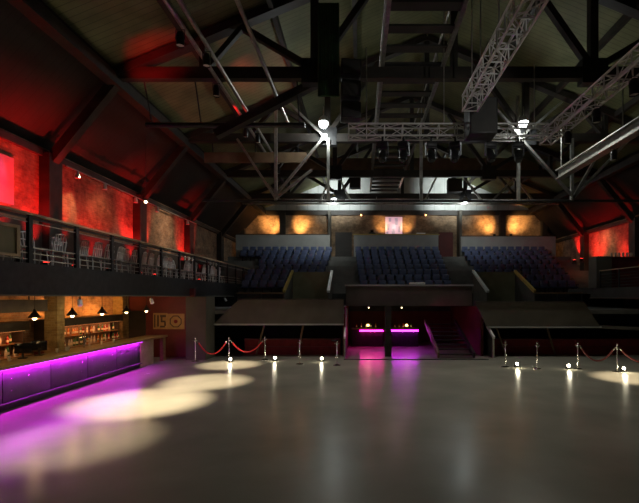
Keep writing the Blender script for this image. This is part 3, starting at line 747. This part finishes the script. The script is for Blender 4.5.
for x in (.45, 2.15):
    t = thing('soffit_lamp', 'tiny white lamp in the portal soffit ' + ('over the magenta counter' if x < 1 else 'over the violet counter'), 'lamp', (x,21.95,2.3))
    obj('lamp_body', MB().lathe([(.05,0),(.05,-.06),(.03,-.08)], (x,21.95,2.345), 10), M['whitepaint'], t)
    obj('bulb', MB().ball((x,21.95,2.25), .03), M['e_warm'], t)
t = thing('purple_globe_lamp', 'dim purple globe lamp standing beside the portal stair', 'lamp', (3.75,19.3,0)) if False else None
spot((2.4,20.4,1.9), (5.7,22.5,.9), 12, (.5,.03,1.), 40, .9, .05)
spot((3.4,20.6,2.2), (5.7,23.4,1.4), 12, (1.,.05,.25), 90, .9, .05)

# ------------------------------------------------------------------ seat terraces
ROWS = 8; RD, RR, Y0, ZD = .93, .425, 27.0, 3.0
st = MB()
for k in range(ROWS): st.box(WL,WR,Y0+k*RD,Y0+(k+1)*RD+(.0 if k < ROWS-1 else YB-Y0-ROWS*RD),1.9 if k == 0 else ZD+(k-1)*RR,ZD+k*RR)
struct('floor_seat_terrace', st, M['concrete'])
struct('wall_terrace_front', MB().box(WL,WR,26.9,27.0,1.9,ZD+.02), M['darkpaint'])
def make_seat():
    t = thing('theatre_seat', 'x', 'seat')
    obj('cushion', MB().bbox(-.22,.22,-.24,.18,.38,.47,.03), M['seatdark'], t)
    bm = MB(); bm.bbox(-.235,.235,.17,.25,.42,.88,.03)
    obj('backrest', bm, M['seat'], t)
    obj('pedestal', MB().box(-.03,.03,.0,.12,0,.4).box(-.2,.2,.0,.12,.36,.385), M['black'], t)
    obj('armrest', MB().box(.245,.285,-.16,.2,.56,.61).box(.255,.275,.1,.15,.1,.56), M['black'], t)
    return t
seat = Repeat(make_seat())
blocks = (('bar-side',-9.5,-2.2,0),('centre',-.45,6.35,0),('far',8.1,14.9,.0))
for bn, a, b, _ in blocks:
    for k in range(ROWS):
        e = .0
        a2, b2 = a+ (.25*(ROWS-1-k)*.35 if bn == 'bar-side' else (.07*(ROWS-1-k)*.8 if bn == 'centre' else 0)), b-(.1*(ROWS-1-k)*.5 if bn != 'far' else .12*(ROWS-1-k))
        n = int((b2-a2)/.57); p = (b2-a2)/n
        for i in range(n):
            x = a2+p*(i+.5)
            if bn == 'bar-side' and k < 1 and -4.4 < x < -1.5: continue
            if bn == 'far' and k < 1 and 6.8 < x < 10: continue
            if x < -7.6 and Y0+k*RD < 31.9: continue
            row = 'front row' if k == 0 else ('top row' if k == ROWS-1 else ORD[k]+' row')
            seat.put((x,Y0+k*RD+.5,ZD+k*RR), 0, f'blue theatre seat, {row} of {bn} block, {ORD[i]} from bar side', f'seats of the {bn} block')
# pale parapets behind the top row
ZT = ZD+(ROWS-1)*RR
for nm, a, b, z, l in (('back_parapet',WL+.3,-2.45,7.85,'pale grey parapet board behind the bar-side seats'),('back_parapet',8.2,15.9,7.72,'pale grey parapet board behind the far seats')):
    t = thing(nm, l, 'parapet', ((a+b)/2,34.7,ZT)); 
    obj('panel', MB().box(a,b,34.6,34.72,ZT,z), M['palegrey'], t); obj('cap', MB().box(a-.03,b+.03,34.57,34.75,z,z+.05), M['timber'], t)
t = thing('sound_booth', 'pale grey sound booth front with yellow wooden ledge behind the centre seats', 'booth', (2.9,34.6,ZT))
obj('front_panel', MB().box(-.5,6.35,34.5,34.62,ZT,7.82), M['palegrey'], t)
obj('ledge', MB().box(-.58,6.43,34.42,34.9,7.82,7.9), M['yellowwood'], t)
obj('side_panel', MB().box(-.5,-.4,34.62,36.2,ZT,7.82), M['palegrey'], t); obj('side_panel', MB().box(6.25,6.35,34.62,36.2,ZT,7.82), M['palegrey'], t)
t = thing('mixing_desk', 'dark mixing desk on the yellow ledge beside the lit pink poster', 'mixing desk', (.9,34.7,7.9))
obj('body', MB().prism([(34.5,7.9),(34.9,7.9),(34.9,8.12),(34.5,7.97)], 'x', .7, 1.25), M['black'], t)
obj('screen', MB().box(.85,1.1,34.86,34.89,8.1,8.3), M['screen'], t)
t = thing('paper_stack', 'white papers lying on the yellow ledge away from the poster', 'papers', (4.9,34.65,7.9))
obj('sheet', MB().bbox(4.6,5.3,34.5,34.85,7.9,8.0,.02), M['whitepaint'], t)
t = thing('lit_poster', 'glowing pink and lilac poster above the sound booth ledge', 'poster', (2.9,36.2,8.2))
obj('panel', MB().box(2.15,3.6,36.2,36.28,7.95,9.6), M['e_pink'], t)
s = MB()
for (a,b,c,e) in ((2.3,2.5,8.5,9.0),(2.7,2.95,8.1,8.6),(2.95,3.2,8.9,9.5),(3.25,3.4,8.3,8.8),(2.45,2.65,9.2,9.5),(2.2,2.4,7.97,8.35)): s.box(a,b,36.19,36.2,c,e)
obj('motif', s, M['e_lilac'], t)
point((2.9,35.6,8.75), 25, (1,.7,.6), .2, t)
# pilasters on the back wall
n = 0
for x, w, m in ((-6.55,.45,'timber'),(-2.55,.22,'greypaint'),(-10.0,.5,'timber'),(8.35,.22,'greypaint'),(12.05,.45,'timber'),(15.6,.45,'timber')):
    n += 1; struct(f'pillar_back_{n}', MB().box(x-w/2,x+w/2,35.9 if m == 'timber' else 35.3,36.3,ZT,10.0), M[m])
struct('door_2', MB().box(-2.1,-.7,36.2,36.3,ZT,8.3), M['timber'])
struct('door_3', MB().box(6.7,7.9,36.2,36.3,ZT,8.3), M['redpaint'])
struct('trim_6', MB().box(WL,WR,36.1,36.3,9.75,10.15), M['timber'])
# up-lights on brick
def make_sconce():
    t = thing('brick_uplight', 'x', 'wall lamp')
    obj('bracket', MB().box(-.05,.05,.1,.3,-.05,.05), M['black'], t)
    obj('shade', MB().lathe([(.04,-.14),(.09,-.1),(.11,.1)], (0,0,0), 12, False), M['black'], t)
    obj('bulb', MB().ball((0,0,.02), .05), mat('lit_amber_bulb',(.8,.6,.3),.4,emit=(1,.6,.2),estr=1), t)
    return t
sc = Repeat(make_sconce())
amber = (1.,.51,.16)
for i, (x, dx) in enumerate(((-7.0,-.75),(-5.35,.45),(11.35,-.75),(12.75,.75))):
    sc.put((x,35.95,8.0), 0, ('amber uplight by the dark pilaster, bar-side corner','amber uplight nearest the pale pole over the bar-side seats','amber uplight over the far seats, nearer the booth','amber uplight over the far seats, nearer the corner')[i], 'amber uplights')
    spot((x-dx*.1,35.05,7.95), (x+dx*.75,36.3,8.95), 620, amber, 62, 1., .08)
    spot((x,35.3,9.6), (x+dx*1.2,36.3,8.6), 160, amber, 110, 1., .08)
for dx in (-.9,.9): spot((2.9+dx*.9,35.2,8.05), (2.9+dx*1.15,36.3,8.9), 260, amber, 60, 1., .08)
# small orange lamps on the beam
for x, l in ((.1,'bar'),(5.55,'far')):
    t = thing('beam_lamp', f'tiny orange lamp on the beam above the booth, {l} end', 'lamp', (x,35.9,9.6))
    obj('bulb', MB().ball((x,35.98,9.72), .07), mat('lit_orange_bulb',(.8,.5,.3),.4,emit=(1,.45,.15),estr=6), t)
    obj('mount', MB().box(x-.03,x+.03,35.98,36.12,9.76,9.84), M['black'], t)
# vomitory guards in front of the seats
for (xw, xo, l) in ((-1.75,-4.2,'bar-side'),(7.05,9.65,'far')):
    t = thing('stair_guard', f'dark grey stair guard with white and wooden sloping rails in the {l} seats', 'guard', ((xw+xo)/2,25,2.2))
    obj('panel', MB().box(min(xw,xo),max(xw,xo),26.45,26.55,2.2,4.35), M['olive'], t)
    obj('white_rail', MB().beam((xw,26.5,4.4),(xw,23.5,3.1),.16,.14), M['whitepaint'], t)
    obj('wooden_rail', MB().beam((xo,26.5,4.4),(xo,23.5,3.1),.14,.16), M['yellowwood'], t)
    for x in (xw, xo): obj('side_panel', MB().prism([(26.45,2.2),(26.45,4.3),(23.55,3.05),(23.55,2.2)], 'x', x-.03, x+.03), M['greypaint'], t)
    x2 = xo-2.6 if xo < 0 else xo+2.6
    obj('level_rail', MB().box(min(xo,x2),max(xo,x2),23.45,23.55,2.98,3.06), M['oldwood'], t)
    for x in (x2,(xo+x2)/2): obj('post', MB().box(x-.04,x+.04,23.47,23.53,2.2,2.98), M['black'], t)

# ------------------------------------------------------------------ far balcony
YR = 24.4
struct('floor_balcony_right', MB().box(BFR,WR,4,YR,2.75,3.3), M['darkpaint'])
struct('trim_7', MB().box(BFR-.06,BFR+.1,4,YR,2.72,2.78), M['greypaint'])
t = thing('balcony_railing', 'black balcony railing with pale top rail on the side away from the bar', 'railing', (BFR,16,3.3))
obj('top_rail', MB().box(BFR-.05,BFR+.05,5,23.4,4.22,4.26), M['palewood'], t)
for k in range(11): obj('post', MB().box(BFR-.03,BFR+.03,6.4+k*1.7-.04,6.4+k*1.7+.04,3.3,4.22), M['black'], t)
for z in (3.42,3.57,3.72,3.87,4.02): obj('bar', MB().tube([(BFR,5,z),(BFR,23.4,z)], .012, 6), M['black'], t)
struct('wall_balcony_end', MB().box(BFR-.1,BFR+.75,23.6,24.4,3.3,5.05), M['greypaint'])
tag(obj('balcony_counter', MB().box(BFR+.78,WR-.4,23.9,24.4,3.3,5.0).box(BFR+.77,WR-.36,23.8,24.45,5.0,5.06), M['redpaint']), 'dark red counter at the end of the far balcony', 'counter')
for i in range(6):
    gl.put((14.2+i*.22,24.05,5.06), 0, f'pale glass on the dark red balcony counter, {ORD[i]} from the hall', 'glasses on the far counter')
washer(WR-.7,33.2,3.3+1.6,WR,33.2,7,1200,'red wall washer behind the far seats near the brick corner', 80)
washer(WR-.55,31.9,3.3+2.0,WR,31.9,7,800,'red wall washer behind the far seats by the pillar', 80)
washer(WR-.55,26.6,3.6,WR,26.6,6.6,1100,'red wall washer beyond the dark red balcony counter', 60)
spot((WR-1.4,28.8,7.3), (WR,28.8,5.6), 120, (1,.45,.25), 130, 1, .05)
struct('floor_far_landing', MB().box(BFR,WR,YR,27,3.0,3.3), M['darkpaint'])

washer(WR-1.2,29.6,5.2,WR,29.6,6.6,420,'red wall washer behind the far seats, opposite the brown brick',105)
# ------------------------------------------------------------------ rope posts, ropes, floor lamps
def make_stanchion(sign=False):
    t = thing('rope_post', 'x', 'rope post')
    obj('base', MB().lathe([(.16,0),(.16,.02),(.08,.04),(.03,.06)], (0,0,0), 18), M['chrome'], t)
    obj('pole', MB().tube([(0,0,.05),(0,0,.98)], .024, 10), M['chrome'], t)
    obj('collar', MB().lathe([(.024,.84),(.05,.86),(.05,.92),(.024,.94)], (0,0,0), 12), M['chrome'], t)
    for s in (-1,1): obj('hook', MB().tube([(s*.04,0,.9),(s*.09,0,.93),(s*.1,0,.87)], .01, 6), M['chrome'], t)
    if sign: obj('sign_holder', MB().bbox(-.24,.06,-.02,.02,.99,1.04,.008), M['black'], t)
    else: obj('finial', MB().ball((0,0,1.01), .04), M['chrome'], t)
    return t
PL = [(-7.15,18.5),(-5.72,18.6),(-4.24,19.0),(-2.5,17.7),(-.94,17.4)]
PR = [(5.8,17.0),(6.9,16.6),(8.46,16.55),(9.6,15.9)]
sn = Repeat(make_stanchion())
for i, (x,y) in enumerate(PL[:4]): sn.put((x,y,0), 0, ('steel rope post nearest the grey pier','steel rope post joining the two red ropes','steel rope post at the loose end of the red ropes','steel rope post alone between two glowing floor lamps')[i], 'rope posts')
s5 = make_stanchion(True); s5.location = (*PL[4],0); tag(s5, 'rope post with a black sign holder on top beside the portal', 'rope post', 'rope posts')
for i, (x,y) in enumerate(PR): sn.put((x,y,0), 0, ('steel rope post just past the portal','steel rope post between the first two lamps past the portal','steel rope post third past the portal','steel rope post fourth past the portal, nearest the far warm pool')[i], 'rope posts')
def rope(a, b, sag, label, m='velvet'):
    pts = []
    d = (Vector(b)-Vector(a)); u = d.normalized()*.1
    A = Vector((*a,.87))+Vector((u.x,u.y,0)); B = Vector((*b,.87))-Vector((u.x,u.y,0))
    for k in range(17):
        f = k/16; p = A.lerp(B,f); p.z -= sag*(1-(2*f-1)**2); pts.append(p)
    t = thing('velvet_rope', label, 'rope', A)
    obj('cord', MB().tube(pts, .03, 8), M[m], t)
    obj('clip', MB().tube([pts[0],pts[0].lerp(pts[1],.5)], .036, 8), M['chrome'], t); obj('clip', MB().tube([pts[-1],pts[-1].lerp(pts[-2],.5)], .036, 8), M['chrome'], t)
rope(PL[0],PL[1],.55,'red velvet rope between the grey pier and the middle post')
rope(PL[1],PL[2],.5,'red velvet rope on the portal side of the middle post')
rope(PR[2],PR[3],.5,'dark red rope sagging between the last two posts','redpaint')
rope(PR[3],(11.5,15.8),.5,'dark red rope running on past the far warm pool','redpaint')
sn.put((11.5,15.8,0), 0, 'steel rope post at the end of the dark red rope', 'rope posts')
def make_floor_lamp():
    t = thing('floor_lamp', 'x', 'floor lamp')
    obj('base', MB().box(-.09,.09,-.06,.06,0,.03), M['black'], t)
    obj('housing', MB().lathe([(.05,-.09),(.085,-.05),(.09,.06)], (0,0,.13), 12, True, (0,-1,.15)), M['black'], t)
    obj('lens', MB().lathe([(.055,.0),(.045,.02),(.01,.026)], (0,-.062,.14), 12, True, (0,-1,.15)), M['e_floor'], t)
    obj('yoke', MB().tube([(-.1,0,.14),(-.1,0,.035),(.1,0,.035),(.1,0,.14)], .01, 5), M['black'], t)
    return t
fl = Repeat(make_floor_lamp())
for i, (x,y) in enumerate(((-5.55,18.3),(-3.72,18.7),(-1.66,18.5),(6.25,17.0),(8.1,16.6),(9.85,15.95))):
    fl.put((x,y,0), 0, ('glowing floor lamp at the foot of the post joining the ropes','glowing floor lamp at the loose end of the ropes','glowing floor lamp just before the post with sign holder','glowing floor lamp first past the portal','glowing floor lamp second past the portal','glowing floor lamp by the far warm pool')[i], 'floor lamps')
    point((x,y-.2,.18), 5, (1,.9,.65), .05)

# ------------------------------------------------------------------ world, camera, view
w = bpy.data.worlds.new('hall_dark'); S.world = w; w.use_nodes = True
w.node_tree.nodes['Background'].inputs['Color'].default_value = (.9,.95,.85,1)
w.node_tree.nodes['Background'].inputs['Strength'].default_value = .0012
cam = bpy.data.cameras.new('camera'); co = bpy.data.objects.new('camera', cam); COL.objects.link(co)
co.location = (0,0,2.8); co.rotation_euler = (PI/2,0,0)
cam.sensor_width = 36; cam.lens = 24; cam.shift_x = -40.5/639; cam.shift_y = 45.5/639; cam.clip_start = .05; cam.clip_end = 200
S.camera = co
S.view_settings.view_transform = 'Standard'; S.view_settings.look = 'None'; S.view_settings.gamma = 1; S.view_settings.use_curve_mapping = False
S.view_settings.exposure = 0
